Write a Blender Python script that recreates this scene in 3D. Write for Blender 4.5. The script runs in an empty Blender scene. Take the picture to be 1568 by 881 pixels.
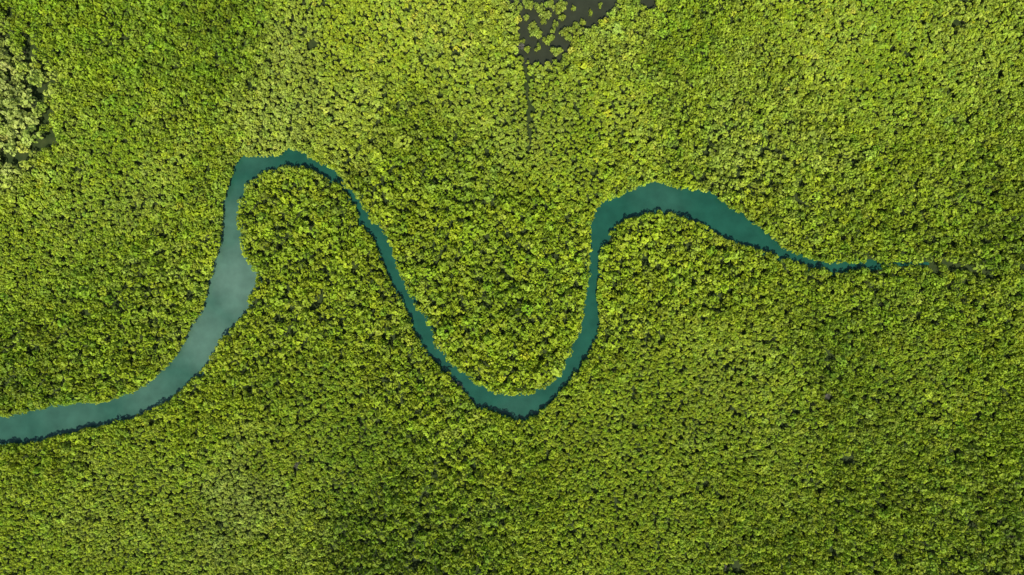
import bpy, math, random, numpy as np, time
from mathutils import Vector, Matrix, noise, geometry
random.seed(7); rng=np.random.default_rng(7)
S=bpy.context.scene
PX=0.3; H=313.6; CAN=3.6
W0,H0=1568.0,882.0
def world(x,y,z=0.0):
    k=PX*(H-z)/H
    return ((x-W0/2)*k, -(y-H0/2)*k)

# ------------------------------------------------------------ outlines (metres/0.3)
UP=[(-330,690),(-200,668),(-100,650),(0,640),(60,628),(110,617),(150,620),(200,603),(235,580),(262,555),(280,525),(290,500),(308,480),(315,450),(322,420),(328,395),(335,370),(338,340),(340,310),(350,280),(358,250),(372,240),(400,238),(425,238),(440,228),(460,232),(480,245),(510,262),(525,275),(532,290),(547,300),(557,320),(567,340),(578,345),(592,365),(602,395),(612,425),(624,450),(637,472),(652,492),(662,510),(667,530),(682,548),(700,565),(720,582),(735,592),(760,603),(785,608),(815,605),(840,592),(858,575),(868,550),(878,528),(888,510),(893,490),(893,470),(898,450),(901,430),(903,400),(906,370),(906,345),(912,325),(922,312),(945,303),(970,290),(988,281),(1005,277),(1025,284),(1045,290),(1070,291),(1088,296),(1105,308),(1125,322),(1150,335),(1170,352),(1185,365),(1200,380),(1225,390),(1250,400),(1280,403),(1310,402),(1340,402.5),(1370,403),(1400,402.5),(1430,403.5)]
LO=[(-330,730),(-200,712),(-100,695),(0,683),(40,680),(90,668),(140,655),(190,645),(230,630),(260,612),(285,590),(300,575),(318,550),(335,525),(350,505),(365,490),(375,480),(380,455),(392,432),(390,415),(378,400),(372,385),(368,365),(362,350),(362,320),(370,300),(380,280),(400,265),(430,255),(460,255),(490,268),(515,280),(534,300),(546,325),(553,345),(573,370),(585,400),(598,432),(613,460),(626,485),(638,515),(653,540),(673,565),(694,585),(712,603),(730,625),(755,632),(780,642),(805,646),(825,635),(845,618),(860,600),(880,578),(895,555),(908,530),(918,505),(918,480),(914,455),(917,430),(919,400),(926,375),(935,355),(950,342),(975,332),(1000,326),(1030,328),(1060,338),(1085,347),(1100,362),(1130,372),(1160,380),(1190,392),(1215,402),(1250,412),(1280,418),(1310,415),(1340,411),(1370,407.5),(1400,405.5),(1430,404.5)]
RIVER=np.array(UP+LO[::-1],float)
POND=np.array([(770,-60),(778,0),(798,20),(797,50),(792,85),(808,92),(828,97),(850,92),(862,90),(872,70),(880,48),(900,40),(918,30),(935,15),(948,0),(960,-60)],float)
POND2=np.array([(984,-30),(986,5),(994,16),(1003,14),(1006,0),(1005,-30)],float)
CRACK=[(803,96),(809,118),(806,140),(811,162),(808,185),(813,212),(811,232)]
CREEK=[(1340,407),(1380,405),(1420,404),(1450,407),(1480,412),(1510,420),(1530,426)]
MUD=[(38,60,6,12),(42,85,8,14),(45,118,7,16),(60,150,6,14),(70,180,8,14),(75,212,9,14),(50,225,10,7),(30,240,14,9),(8,250,12,8),(12,25,5,9),(8,75,7,4),(22,150,4,6),(5,190,6,4),(25,100,4,5),(40,190,5,4),(15,215,6,4)]
GAPS=[(475,68,8),(486,64,4),(1462,40,6),(1472,35,6),(1272,548,7),(1303,705,9),(1292,700,5),(1130,870,10),(1112,874,8),(1200,655,5),(840,697,4),(685,275,6),(1378,855,8),(945,770,4),(1480,755,6),(1085,718,4),(1115,560,4),(430,490,4),(690,75,3),(1280,815,5),(1440,390,4),(1170,240,5),(1055,165,4),(452,716,5),(1270,607,6),(1540,780,6),(590,832,6),(350,35,5),(1500,640,4)]

def sdist(P,poly):
    n=len(poly); d=np.full(len(P),1e9); ins=np.zeros(len(P),bool)
    for i in range(n):
        a=poly[i]; b=poly[(i+1)%n]; ab=b-a
        t=np.clip(((P-a)@ab)/max(ab@ab,1e-9),0,1)
        q=P-(a+t[:,None]*ab)
        d=np.minimum(d,np.hypot(q[:,0],q[:,1]))
        if a[1]!=b[1]:
            c=((a[1]>P[:,1])!=(b[1]>P[:,1]))&(P[:,0]<(b[0]-a[0])*(P[:,1]-a[1])/(b[1]-a[1])+a[0])
            ins^=c
    return np.where(ins,-d,d)
def ldist(P,line):
    d=np.full(len(P),1e9)
    for i in range(len(line)-1):
        a=np.array(line[i],float); b=np.array(line[i+1],float); ab=b-a
        t=np.clip(((P-a)@ab)/(ab@ab),0,1); q=P-(a+t[:,None]*ab)
        d=np.minimum(d,np.hypot(q[:,0],q[:,1]))
    return d

# ------------------------------------------------------------ vegetation zones: x,y,size,bright(plant tone plus painted light, brighter at top, darker at bottom),green(0 yellow..1 green),grey
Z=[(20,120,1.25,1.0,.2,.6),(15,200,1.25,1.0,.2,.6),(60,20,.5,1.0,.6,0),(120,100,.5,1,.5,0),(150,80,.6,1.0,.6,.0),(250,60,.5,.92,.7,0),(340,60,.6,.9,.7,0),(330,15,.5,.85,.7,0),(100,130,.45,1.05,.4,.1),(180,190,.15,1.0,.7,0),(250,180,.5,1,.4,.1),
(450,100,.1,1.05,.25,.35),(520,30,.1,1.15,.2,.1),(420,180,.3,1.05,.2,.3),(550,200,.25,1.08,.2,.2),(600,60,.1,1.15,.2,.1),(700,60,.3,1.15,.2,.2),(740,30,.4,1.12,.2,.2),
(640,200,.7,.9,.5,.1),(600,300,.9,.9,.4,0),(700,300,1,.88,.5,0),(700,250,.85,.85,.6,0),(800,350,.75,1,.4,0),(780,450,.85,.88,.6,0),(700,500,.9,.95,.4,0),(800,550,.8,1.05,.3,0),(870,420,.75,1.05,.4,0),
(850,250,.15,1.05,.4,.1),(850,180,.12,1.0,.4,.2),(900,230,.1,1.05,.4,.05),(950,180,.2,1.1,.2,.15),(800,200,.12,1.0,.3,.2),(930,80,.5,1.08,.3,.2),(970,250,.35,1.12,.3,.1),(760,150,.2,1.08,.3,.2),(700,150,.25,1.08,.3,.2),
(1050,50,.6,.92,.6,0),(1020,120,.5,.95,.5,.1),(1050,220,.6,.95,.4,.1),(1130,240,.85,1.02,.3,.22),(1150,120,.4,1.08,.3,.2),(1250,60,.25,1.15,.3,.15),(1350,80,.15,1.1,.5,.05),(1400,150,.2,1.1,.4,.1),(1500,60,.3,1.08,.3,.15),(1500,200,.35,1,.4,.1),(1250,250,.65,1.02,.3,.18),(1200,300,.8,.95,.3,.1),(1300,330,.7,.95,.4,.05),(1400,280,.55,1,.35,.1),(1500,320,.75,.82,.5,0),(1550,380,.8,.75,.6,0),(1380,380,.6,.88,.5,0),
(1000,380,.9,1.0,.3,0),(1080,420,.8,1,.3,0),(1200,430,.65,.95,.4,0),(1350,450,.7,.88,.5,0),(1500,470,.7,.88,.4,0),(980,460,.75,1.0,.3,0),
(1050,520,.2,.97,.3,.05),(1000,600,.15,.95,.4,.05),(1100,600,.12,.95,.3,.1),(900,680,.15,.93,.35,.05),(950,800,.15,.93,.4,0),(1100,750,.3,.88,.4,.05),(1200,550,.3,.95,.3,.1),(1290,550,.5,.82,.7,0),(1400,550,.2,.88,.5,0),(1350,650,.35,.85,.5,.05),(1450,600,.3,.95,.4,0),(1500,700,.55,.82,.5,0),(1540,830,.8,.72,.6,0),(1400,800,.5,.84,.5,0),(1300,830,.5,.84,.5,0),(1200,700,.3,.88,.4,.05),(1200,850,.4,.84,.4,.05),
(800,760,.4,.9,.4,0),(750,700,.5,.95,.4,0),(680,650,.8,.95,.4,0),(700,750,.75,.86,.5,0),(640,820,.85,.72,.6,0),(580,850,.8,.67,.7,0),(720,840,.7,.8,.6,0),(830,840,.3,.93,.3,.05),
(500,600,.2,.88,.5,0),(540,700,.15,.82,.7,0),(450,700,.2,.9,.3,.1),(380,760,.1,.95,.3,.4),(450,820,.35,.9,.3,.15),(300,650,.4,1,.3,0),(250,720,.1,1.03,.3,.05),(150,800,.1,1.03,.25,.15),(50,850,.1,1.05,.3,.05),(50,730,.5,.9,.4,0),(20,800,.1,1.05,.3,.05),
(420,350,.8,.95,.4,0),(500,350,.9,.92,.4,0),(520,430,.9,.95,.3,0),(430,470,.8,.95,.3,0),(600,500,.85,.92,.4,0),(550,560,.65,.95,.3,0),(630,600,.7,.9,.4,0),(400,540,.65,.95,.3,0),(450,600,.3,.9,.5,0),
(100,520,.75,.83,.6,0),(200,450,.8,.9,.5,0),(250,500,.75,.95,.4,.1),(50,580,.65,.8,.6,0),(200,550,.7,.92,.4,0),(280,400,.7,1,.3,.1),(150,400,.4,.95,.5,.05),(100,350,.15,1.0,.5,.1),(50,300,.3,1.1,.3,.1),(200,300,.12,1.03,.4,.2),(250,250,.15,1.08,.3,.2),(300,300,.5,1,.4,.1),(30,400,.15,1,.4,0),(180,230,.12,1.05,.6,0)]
Z=np.array(Z,float)
def zones(P):
    wx=np.array([noise.noise(Vector((x/50,y/50,1.3)))+.4*noise.noise(Vector((x/17,y/17,3.3))) for x,y in P])*36
    wy=np.array([noise.noise(Vector((x/50,y/50,8.7)))+.4*noise.noise(Vector((x/17,y/17,9.3))) for x,y in P])*36
    Q=P+np.stack([wx,wy],1)
    d2=(Q[:,None,0]-Z[None,:,0])**2+(Q[:,None,1]-Z[None,:,1])**2
    w=1/(d2+26**2)**2.2
    return (w@Z[:,2:])/w.sum(1)[:,None]

# ------------------------------------------------------------ scatter
t0=time.time()
MX=130; MY=90
x0,x1,y0,y1=-MX,W0+MX,-MY,H0+MY
N=230000
C=np.stack([rng.uniform(x0,x1,N),rng.uniform(y0,y1,N)],1)
F=np.concatenate([zones(C[i:i+20000]) for i in range(0,N,20000)])
size=np.clip((F[:,0]-.14)/.62,0,1.3)
patch=np.array([noise.noise(Vector((x/15,y/15,5.5))) for x,y in C])
rad=(2.55+4.2*size)*np.clip(np.exp(rng.normal(0,.18,N)+.22*patch),.6,1.8)
dr=sdist(C,RIVER)
ok=dr>rad*rng.uniform(.5,.9,N)
dp=np.minimum(sdist(C,POND),sdist(C,POND2)); ok&=dp>rad*rng.uniform(.5,1.0,N)
dc=ldist(C,CRACK); ok&=dc>rad*1.1+2.4*rng.random(N)
dk=ldist(C,CREEK); ok&=dk>rad*(.7+.35*rng.random(N))+1.0
for gx,gy,a,b in MUD:
    ok&=((C[:,0]-gx)/(a+3))**2+((C[:,1]-gy)/(b+3))**2>1
for gx,gy,r in GAPS:
    ok&=np.hypot(C[:,0]-gx,C[:,1]-gy)>r*.8+rad*.55
idx=np.nonzero(ok)[0]
cell=13.0; grid={}
acc=[]
fac=.615+.085*np.clip(size,0,1)
for i in idx:
    x,y=C[i]; r=rad[i]*fac[i]; gx=int(x//cell); gy=int(y//cell); good=True
    for ax in (-1,0,1):
        for ay in (-1,0,1):
            for (px,py,pr) in grid.get((gx+ax,gy+ay),()):
                if (px-x)**2+(py-y)**2<(pr+r)**2: good=False;break
            if not good:break
        if not good:break
    if good:
        grid.setdefault((gx,gy),[]).append((x,y,r)); acc.append(i)
acc=np.array(acc)
extra=[]
for cx,cy,r in [(835,18,10),(843,8,9),(826,12,7),(820,44,9),(826,52,7),(815,36,6),(856,14,8),(850,80,8),(856,76,6),(838,62,7),(845,57,5),(868,50,8),(874,44,6),(832,30,5),(812,8,7),(806,2,6),(862,25,5),(884,38,6),(893,33,5),(800,60,4),(850,35,5),(862,5,6),(790,2,5),(805,25,5),(808,75,5),(880,10,4),(905,18,4),(825,72,5),(796,10,6),(848,46,4),(866,85,5),(800,88,4),(920,6,4)]:
    for k in range(9):
        a=random.uniform(0,6.3); q=random.uniform(.1,.95); extra.append((cx+math.cos(a)*r*q,cy+math.sin(a)*r*q,r*random.uniform(.28,.5)))
npond=len(extra)
# low shrubs leaning out over the water's edge
def walk(line,step):
    for i in range(len(line)-1):
        a=np.array(line[i],float); b=np.array(line[i+1],float); L_=np.hypot(*(b-a)); m_=max(1,int(L_/step))
        nn=np.array([-(b-a)[1],(b-a)[0]])/L_
        for j in range(m_): yield a+(b-a)*(j+random.random())/m_, nn
for line,sg in ((UP,-1),(LO,1)):
    for p_,nn in walk(line,2.6):
        if -150<p_[0]<1330 and random.random()<.75:
            narrow=500<p_[0]<700
            r=random.uniform(1.2,2.6 if narrow else 3.3); q=p_+nn*sg*(r*.8+random.uniform(-.3 if narrow else -1.0,2.5)); extra.append((q[0],q[1],r))
print("trees",len(acc),len(extra),"t",time.time()-t0)

ex=np.array([(e[0],e[1]) for e in extra])
fe=zones(ex); fe[:npond]=[.6,1.0,.4,.3]; fe[npond:,0]*=.35
px=np.concatenate([C[acc],ex])
pr=np.concatenate([rad[acc],np.array([e[2] for e in extra])])
pf=np.concatenate([F[acc],fe])
psz=np.clip((pf[:,0]-.14)/.62,0,1)
n=len(px)
k=PX*(H-CAN)/H
wx=(px[:,0]-W0/2)*k; wy=-(px[:,1]-H0/2)*k
sc=pr*PX*(1.38-.18*psz)
hz=np.array([noise.noise(Vector((x/30,y/30,4.4))) for x,y in px])
hs=1+rng.normal(0,.035,n)+rng.normal(0,.13,n)*psz+hz*(.06+.18*psz)
hscale=(0.58*sc+0.66)*np.clip(hs,.6,1.6)
mid=np.array([noise.fractal(Vector((x/24,y/24,2.2)),1,2,3) for x,y in px])
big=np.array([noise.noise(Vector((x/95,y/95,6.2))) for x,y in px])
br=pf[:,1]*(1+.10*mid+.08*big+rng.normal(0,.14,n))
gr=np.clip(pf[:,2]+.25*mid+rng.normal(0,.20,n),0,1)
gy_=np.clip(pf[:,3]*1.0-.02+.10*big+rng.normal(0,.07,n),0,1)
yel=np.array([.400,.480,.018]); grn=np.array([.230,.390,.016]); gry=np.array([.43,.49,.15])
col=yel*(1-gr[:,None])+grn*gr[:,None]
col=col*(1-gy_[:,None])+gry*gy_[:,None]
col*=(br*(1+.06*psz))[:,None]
col=np.clip(col,0,.6)

def mesh_obj(name,v,f,mats=()):
    me=bpy.data.meshes.new(name); me.from_pydata(v,[],f); me.update()
    o=bpy.data.objects.new(name,me)
    for m in mats: me.materials.append(m)
    return o

# ------------------------------------------------------------ materials
def newmat(name):
    m=bpy.data.materials.new(name); m.use_nodes=True
    nt=m.node_tree; nt.nodes.clear(); return m,nt,nt.nodes,nt.links
def leafmat():
    m,nt,N_,L=newmat("mangrove_leaf")
    out=N_.new("ShaderNodeOutputMaterial")
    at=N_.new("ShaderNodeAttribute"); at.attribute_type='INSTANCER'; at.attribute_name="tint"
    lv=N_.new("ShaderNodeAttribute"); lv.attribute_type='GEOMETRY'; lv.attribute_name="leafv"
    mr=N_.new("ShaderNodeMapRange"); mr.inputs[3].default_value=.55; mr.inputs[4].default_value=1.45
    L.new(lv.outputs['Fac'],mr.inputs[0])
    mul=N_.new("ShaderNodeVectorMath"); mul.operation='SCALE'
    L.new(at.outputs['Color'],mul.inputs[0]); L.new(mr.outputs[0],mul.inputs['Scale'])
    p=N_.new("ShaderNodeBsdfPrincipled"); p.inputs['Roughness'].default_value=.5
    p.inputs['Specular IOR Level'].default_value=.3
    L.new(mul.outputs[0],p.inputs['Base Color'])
    tr=N_.new("ShaderNodeBsdfTranslucent")
    m2=N_.new("ShaderNodeVectorMath"); m2.operation='MULTIPLY'; m2.inputs[1].default_value=(1.0,1.1,.5)
    L.new(mul.outputs[0],m2.inputs[0]); L.new(m2.outputs[0],tr.inputs[0])
    mx=N_.new("ShaderNodeMixShader"); mx.inputs[0].default_value=.26
    L.new(p.outputs[0],mx.inputs[1]); L.new(tr.outputs[0],mx.inputs[2]); L.new(mx.outputs[0],out.inputs[0])
    return m
def barkmat(name,c):
    m,nt,N_,L=newmat(name)
    out=N_.new("ShaderNodeOutputMaterial"); p=N_.new("ShaderNodeBsdfPrincipled")
    nz=N_.new("ShaderNodeTexNoise"); nz.inputs['Scale'].default_value=6
    cr=N_.new("ShaderNodeValToRGB"); cr.color_ramp.elements[0].color=(c[0]*.5,c[1]*.5,c[2]*.5,1); cr.color_ramp.elements[1].color=(c[0]*1.3,c[1]*1.3,c[2]*1.3,1)
    L.new(nz.outputs[0],cr.inputs[0]); L.new(cr.outputs[0],p.inputs['Base Color']); p.inputs['Roughness'].default_value=.9
    L.new(p.outputs[0],out.inputs[0]); return m
LEAF=leafmat(); BARK=barkmat("mangrove_bark",(.08,.075,.045)); DEADB=barkmat("bleached_bark",(.26,.24,.20))

# ------------------------------------------------------------ tree prototypes
def tube(v,f,a,b,ra,rb,n=5):
    a=Vector(a);b=Vector(b); d=(b-a).normalized()
    u=d.orthogonal().normalized(); w=d.cross(u); s=len(v)
    for p,r in ((a,ra),(b,rb)):
        for i in range(n):
            t=2*math.pi*i/n; v.append(tuple(p+u*math.cos(t)*r+w*math.sin(t)*r))
    for i in range(n):
        f.append((s+i,s+(i+1)%n,s+n+(i+1)%n,s+n+i))
protos=bpy.data.collections.new("mangrove_tree_kinds")
def make_tree(ix,small):
    R=random.Random(100+ix)
    v=[];f=[]
    top=1.5
    tube(v,f,(0,0,.25),(.03,.02,1.1),.07,.05,5)
    for i in range(4 if small else 5):
        a=i*1.26+R.uniform(-.3,.3); r=R.uniform(.28,.5)
        tube(v,f,(0,0,.5),(math.cos(a)*r*.6,math.sin(a)*r*.6,.3),.03,.025,3)
        tube(v,f,(math.cos(a)*r*.6,math.sin(a)*r*.6,.3),(math.cos(a)*r,math.sin(a)*r,-.1),.025,.02,3)
    lobes=[]; a0=R.uniform(0,6.3)
    if small:
        lobes.append((Vector((R.uniform(-.1,.1),R.uniform(-.1,.1),top)),R.uniform(.45,.58)))
        for i in range(3):
            a=a0+i*2.09+R.uniform(-.4,.4); r=R.uniform(.42,.66)
            lobes.append((Vector((math.cos(a)*r,math.sin(a)*r,top-.08-R.uniform(0,.2))),R.uniform(.28,.4)))
    else:
        nl=R.randint(3,5)
        lobes.append((Vector((R.uniform(-.15,.15),R.uniform(-.15,.15),top+.08)),R.uniform(.48,.62)))
        for i in range(nl):
            a=a0+i*2*math.pi/nl+R.uniform(-.4,.4); r=R.uniform(.52,.74)
            lobes.append((Vector((math.cos(a)*r,math.sin(a)*r,top-.18-R.uniform(0,.42))),R.uniform(.26,.40)))
    for c,r in lobes:
        tube(v,f,(.03,.02,.95),tuple(c-Vector((0,0,r*.4))),.035,.015,3)
    nb=len(f); vals=[]
    for c,r in lobes:
        nc=int((14 if small else 27)*r*(r+.35)*1.5)+3
        lobeb=R.uniform(-.12,.12)
        for j in range(nc):
            zz=R.uniform(-.3,1) if not small else R.uniform(-.1,1); a=R.uniform(0,6.283); q=math.sqrt(max(0,1-zz*zz))
            nrm=Vector((q*math.cos(a),q*math.sin(a),zz)); rr=r*R.uniform(.80,1.10)
            pc=c+Vector((nrm.x*rr,nrm.y*rr,nrm.z*rr*1.0))
            up=(nrm*(.75 if small else .95)+Vector((0,0,.55 if small else .35))).normalized()
            t=up.orthogonal().normalized(); b=up.cross(t)
            base=R.uniform(.15,.75)+lobeb
            nlv=R.randint(5,7) if small else R.randint(6,8); off=R.uniform(0,6.28)
            for l in range(nlv):
                an=off+l*2*math.pi/nlv+R.uniform(-.25,.25)
                el=R.uniform(.0,.5)
                d=(t*math.cos(an)+b*math.sin(an))*math.cos(el)+up*math.sin(el)
                side=up.cross(d).normalized(); L_=R.uniform(.15,.23)*(1.5 if small else 1.08); w=L_*R.uniform(.26,.36)
                s=len(v); p0=pc+d*.01; p1=p0+d*L_
                m_=p0+d*L_*.5+up*.01
                v.extend([tuple(p0),tuple(m_+side*w),tuple(p1),tuple(m_-side*w)])
                f.append((s,s+1,s+2,s+3)); vals.append(min(1,max(0,base+R.uniform(-.2,.2))))
    o=mesh_obj("mangrove_tree_kind",v,f,(BARK,LEAF)); me=o.data
    mi=np.ones(len(f),np.int32); mi[:nb]=0; me.polygons.foreach_set("material_index",mi)
    at=me.attributes.new("leafv",'FLOAT','FACE'); arr=np.zeros(len(f),np.float32); arr[nb:]=vals; at.data.foreach_set("value",arr)
    protos.objects.link(o); return len(f)
NP=14
o_names=[make_tree(i,i<6) for i in range(NP)]
print("faces",o_names)
proto=np.where(psz+rng.normal(0,.08,n)<.3,rng.integers(0,6,n),rng.integers(6,NP,n)).astype(np.int32)

# ------------------------------------------------------------ forest object
def forest(name,sel):
    m=int(sel.sum())
    me=bpy.data.meshes.new(name); me.vertices.add(m)
    co=np.stack([wx[sel],wy[sel],np.zeros(m)],1).astype(np.float32); me.vertices.foreach_set("co",co.ravel())
    def A(nm,ty,key,arr):
        a=me.attributes.new(nm,ty,'POINT'); a.data.foreach_set(key,arr.ravel())
    A("proto",'INT',"value",proto[sel])
    A("rot",'FLOAT_VECTOR',"vector",np.stack([rng.normal(0,.09,m),rng.normal(0,.09,m),rng.uniform(0,6.283,m)],1).astype(np.float32))
    A("scl",'FLOAT_VECTOR',"vector",np.stack([sc[sel],sc[sel]*rng.uniform(.75,1.15,m),hscale[sel]*1.35],1).astype(np.float32))
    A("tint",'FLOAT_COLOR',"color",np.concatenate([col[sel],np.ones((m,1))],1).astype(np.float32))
    o=bpy.data.objects.new(name,me); S.collection.objects.link(o)
    ng=bpy.data.node_groups.new(name+"_scatter",'GeometryNodeTree')
    ng.interface.new_socket("Geometry",in_out='INPUT',socket_type='NodeSocketGeometry')
    ng.interface.new_socket("Geometry",in_out='OUTPUT',socket_type='NodeSocketGeometry')
    g=ng.nodes; L=ng.links
    gi=g.new("NodeGroupInput"); go=g.new("NodeGroupOutput")
    ci=g.new("GeometryNodeCollectionInfo"); ci.inputs['Collection'].default_value=protos
    ci.inputs['Separate Children'].default_value=True; ci.inputs['Reset Children'].default_value=True
    ip=g.new("GeometryNodeInstanceOnPoints"); ip.inputs['Pick Instance'].default_value=True
    def NA(nm,ty):
        a=g.new("GeometryNodeInputNamedAttribute"); a.data_type=ty; a.inputs['Name'].default_value=nm
        return [s for s in a.outputs if s.enabled and s.name=='Attribute'][0]
    L.new(gi.outputs[0],ip.inputs['Points']); L.new(ci.outputs[0],ip.inputs['Instance'])
    L.new(NA("proto",'INT'),ip.inputs['Instance Index']); L.new(NA("scl",'FLOAT_VECTOR'),ip.inputs['Scale'])
    L.new(NA("rot",'FLOAT_VECTOR'),ip.inputs['Rotation']); L.new(ip.outputs[0],go.inputs[0])
    md=o.modifiers.new("scatter",'NODES'); md.node_group=ng
forest("mangrove_forest",np.ones(n,bool))

# ------------------------------------------------------------ ground
m,nt,N_,L=newmat("swamp_mud")
out=N_.new("ShaderNodeOutputMaterial"); p=N_.new("ShaderNodeBsdfPrincipled"); tc=N_.new("ShaderNodeTexCoord")
nz=N_.new("ShaderNodeTexNoise"); nz.inputs['Scale'].default_value=.35; nz.inputs['Detail'].default_value=8
cr=N_.new("ShaderNodeValToRGB"); cr.color_ramp.elements[0].color=(.022,.040,.007,1); cr.color_ramp.elements[0].position=.35
cr.color_ramp.elements[1].color=(.044,.060,.014,1); cr.color_ramp.elements[1].position=.7
L.new(tc.outputs['Object'],nz.inputs['Vector']); L.new(nz.outputs[0],cr.inputs[0]); L.new(cr.outputs[0],p.inputs['Base Color'])
p.inputs['Roughness'].default_value=.8; p.inputs['Specular IOR Level'].default_value=.2; L.new(p.outputs[0],out.inputs[0]); MUDM=m
G=3000
o=mesh_obj("ground",[(-G,-G,0),(G,-G,0),(G,G,0),(-G,G,0)],[(0,1,2,3)],(MUDM,)); S.collection.objects.link(o)

# ------------------------------------------------------------ water
def offset(poly,d):
    P=[Vector(q) for q in poly]; n=len(P); area=sum(P[i].x*P[(i+1)%n].y-P[(i+1)%n].x*P[i].y for i in range(n))
    s=1 if area>0 else -1; R=[]
    for i in range(n):
        t=(P[(i+1)%n]-P[i-1]).normalized(); dd=d if P[i].x<1345 else d*.35
        R.append((P[i].x+t.y*dd*s,P[i].y-t.x*dd*s))
    return R
def sheet(name,poly,z,mat,off=6):
    q=[(*world(x,y,CAN),z) for x,y in offset(poly,off)]
    tris=geometry.tessellate_polygon([[Vector(a) for a in q]])
    fs=[]
    for t in tris:
        a,b,c=[Vector(q[i]) for i in t]
        fs.append(tuple(t) if (b-a).cross(c-a).z>0 else tuple(t[::-1]))
    o=mesh_obj(name,q,fs,(mat,)); S.collection.objects.link(o); return o
def watermat(name,dark,pale,cloud_blobs):
    m,nt,N_,L=newmat(name)
    out=N_.new("ShaderNodeOutputMaterial"); p=N_.new("ShaderNodeBsdfPrincipled"); tc=N_.new("ShaderNodeTexCoord")
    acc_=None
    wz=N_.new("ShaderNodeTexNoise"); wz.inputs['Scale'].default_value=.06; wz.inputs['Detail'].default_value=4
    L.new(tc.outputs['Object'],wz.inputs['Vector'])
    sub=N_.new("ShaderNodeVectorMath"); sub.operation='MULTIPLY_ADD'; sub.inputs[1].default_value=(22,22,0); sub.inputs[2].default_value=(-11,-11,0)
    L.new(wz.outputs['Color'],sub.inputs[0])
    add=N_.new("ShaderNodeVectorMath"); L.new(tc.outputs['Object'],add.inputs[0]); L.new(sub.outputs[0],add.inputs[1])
    for (x,y,r,a) in cloud_blobs:
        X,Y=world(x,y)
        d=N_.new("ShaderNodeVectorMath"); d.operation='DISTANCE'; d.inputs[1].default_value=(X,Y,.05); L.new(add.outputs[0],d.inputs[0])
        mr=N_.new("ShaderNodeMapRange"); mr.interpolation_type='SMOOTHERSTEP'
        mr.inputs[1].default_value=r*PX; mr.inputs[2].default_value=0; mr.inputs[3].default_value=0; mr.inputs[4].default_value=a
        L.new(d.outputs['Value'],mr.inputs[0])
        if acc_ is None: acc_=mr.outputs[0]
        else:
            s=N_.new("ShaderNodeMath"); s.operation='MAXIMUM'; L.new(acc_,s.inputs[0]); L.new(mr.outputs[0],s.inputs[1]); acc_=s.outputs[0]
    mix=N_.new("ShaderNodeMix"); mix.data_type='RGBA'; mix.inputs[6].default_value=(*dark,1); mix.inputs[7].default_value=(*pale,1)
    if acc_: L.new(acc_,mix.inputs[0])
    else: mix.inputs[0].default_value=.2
    n2=N_.new("ShaderNodeTexNoise"); n2.inputs['Scale'].default_value=.16; n2.inputs['Detail'].default_value=7
    L.new(tc.outputs['Object'],n2.inputs['Vector'])
    mr=N_.new("ShaderNodeMapRange"); mr.inputs[1].default_value=.3; mr.inputs[2].default_value=.7; mr.inputs[3].default_value=.84; mr.inputs[4].default_value=1.16
    L.new(n2.outputs[0],mr.inputs[0])
    sc_=N_.new("ShaderNodeVectorMath"); sc_.operation='SCALE'; L.new(mix.outputs[2],sc_.inputs[0]); L.new(mr.outputs[0],sc_.inputs['Scale'])
    L.new(sc_.outputs[0],p.inputs['Base Color']); p.inputs['Roughness'].default_value=.12; p.inputs['IOR'].default_value=1.33
    n3=N_.new("ShaderNodeTexNoise"); n3.inputs['Scale'].default_value=1.2; n3.inputs['Detail'].default_value=3; L.new(tc.outputs['Object'],n3.inputs['Vector'])
    b=N_.new("ShaderNodeBump"); b.inputs['Strength'].default_value=.15; b.inputs['Distance'].default_value=.1; L.new(n3.outputs[0],b.inputs['Height']); L.new(b.outputs[0],p.inputs['Normal'])
    L.new(p.outputs[0],out.inputs[0]); return m
RM=watermat("turbid_river_painted_reflection",(.012,.074,.046),(.088,.165,.118),[(365,430,115,1.0),(315,515,105,.8),(345,350,110,.55),(230,600,125,.5),(110,640,130,.35),(10,660,130,.25),(-150,690,200,.25),(790,620,50,.1),(1010,300,80,.12),(390,250,60,.15)])  # pale patches: cloud reflection, with some silt, painted into the base colour
PM=watermat("dark_pond_water",(.030,.036,.019),(.050,.054,.030),[])
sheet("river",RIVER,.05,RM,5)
sheet("pond",POND,.06,PM,8)
sheet("pond",POND2,.06,PM,6)

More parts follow.
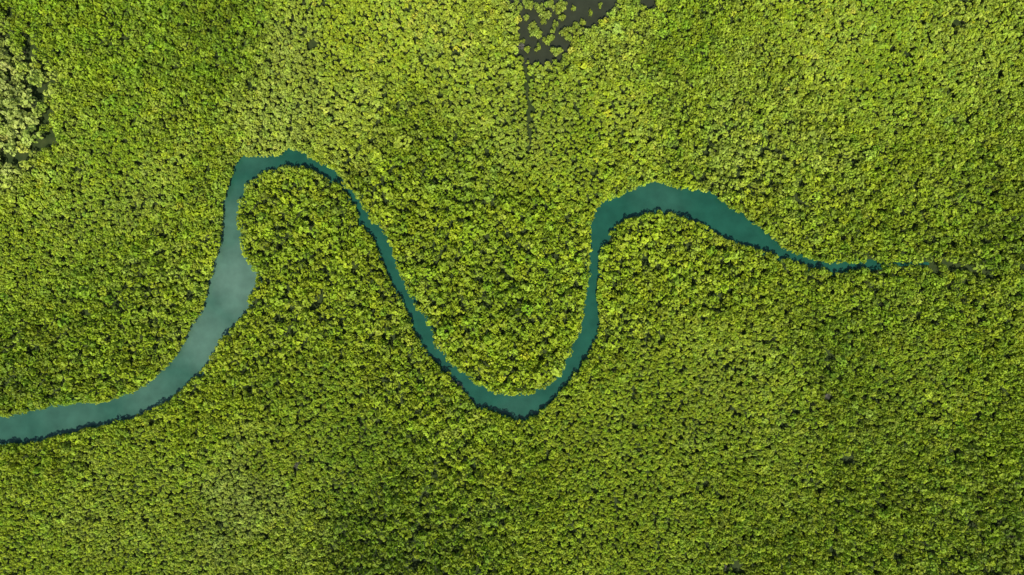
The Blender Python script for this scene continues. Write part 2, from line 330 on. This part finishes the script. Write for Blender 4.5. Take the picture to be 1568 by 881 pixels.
# ------------------------------------------------------------ bleached dead trees
def dead_tree(x,y,s,seed):
    R=random.Random(seed); v=[];f=[]
    def br_(p,d,l,r,dep):
        q=p+d*l; tube(v,f,p,q,r,r*.65,5)
        if dep==0: return
        for i in range(R.randint(2,4)):
            nd=(d+Vector((R.uniform(-1,1),R.uniform(-1,1),R.uniform(-.3,.5)))*.9).normalized()
            br_(q if i<2 else p.lerp(q,.6),nd,l*R.uniform(.6,.85),r*.6,dep-1)
    for i in range(3):
        br_(Vector((R.uniform(-.3,.3),R.uniform(-.3,.3),0)),Vector((R.uniform(-.3,.3),R.uniform(-.3,.3),1)).normalized(),1.4,.11,5)
    o=mesh_obj("dead_mangrove_tree",v,f,(DEADB,)); X,Y=world(x,y,CAN); o.location=(X,Y,0); o.scale=(s,s,s*.75); S.collection.objects.link(o)
for i,(x,y,s) in enumerate([(688,588,1.0),(702,594,.8),(1270,607,.9),(452,716,.8),(800,70,.8),(1112,874,.6)]): dead_tree(x,y,s,i)

# ------------------------------------------------------------ light, sky, camera
EL=57
w=bpy.data.worlds.new("World"); S.world=w; w.use_nodes=True; nt=w.node_tree; nt.nodes.clear()
bg=nt.nodes.new("ShaderNodeBackground"); wo=nt.nodes.new("ShaderNodeOutputWorld"); sk=nt.nodes.new("ShaderNodeTexSky")
sk.sky_type='NISHITA'; sk.sun_disc=False; sk.sun_elevation=math.radians(EL); sk.sun_rotation=math.radians(180); bg.inputs[1].default_value=.12
nt.links.new(sk.outputs[0],bg.inputs[0]); nt.links.new(bg.outputs[0],wo.inputs[0])
sl=bpy.data.lights.new("sun",'SUN'); sl.energy=4.8; sl.angle=math.radians(.6); sl.color=(1,.96,.88)
so=bpy.data.objects.new("sun",sl); so.rotation_euler=(math.radians(90-EL),0,0); S.collection.objects.link(so)
cd=bpy.data.cameras.new("camera"); cd.sensor_width=36; cd.lens=36*H/(W0*PX); cd.clip_start=1; cd.clip_end=8000
co=bpy.data.objects.new("camera",cd); co.location=(0,0,H); S.collection.objects.link(co); S.camera=co
S.view_settings.view_transform='Standard'; S.view_settings.look='None'; S.view_settings.exposure=0
print("done",time.time()-t0)
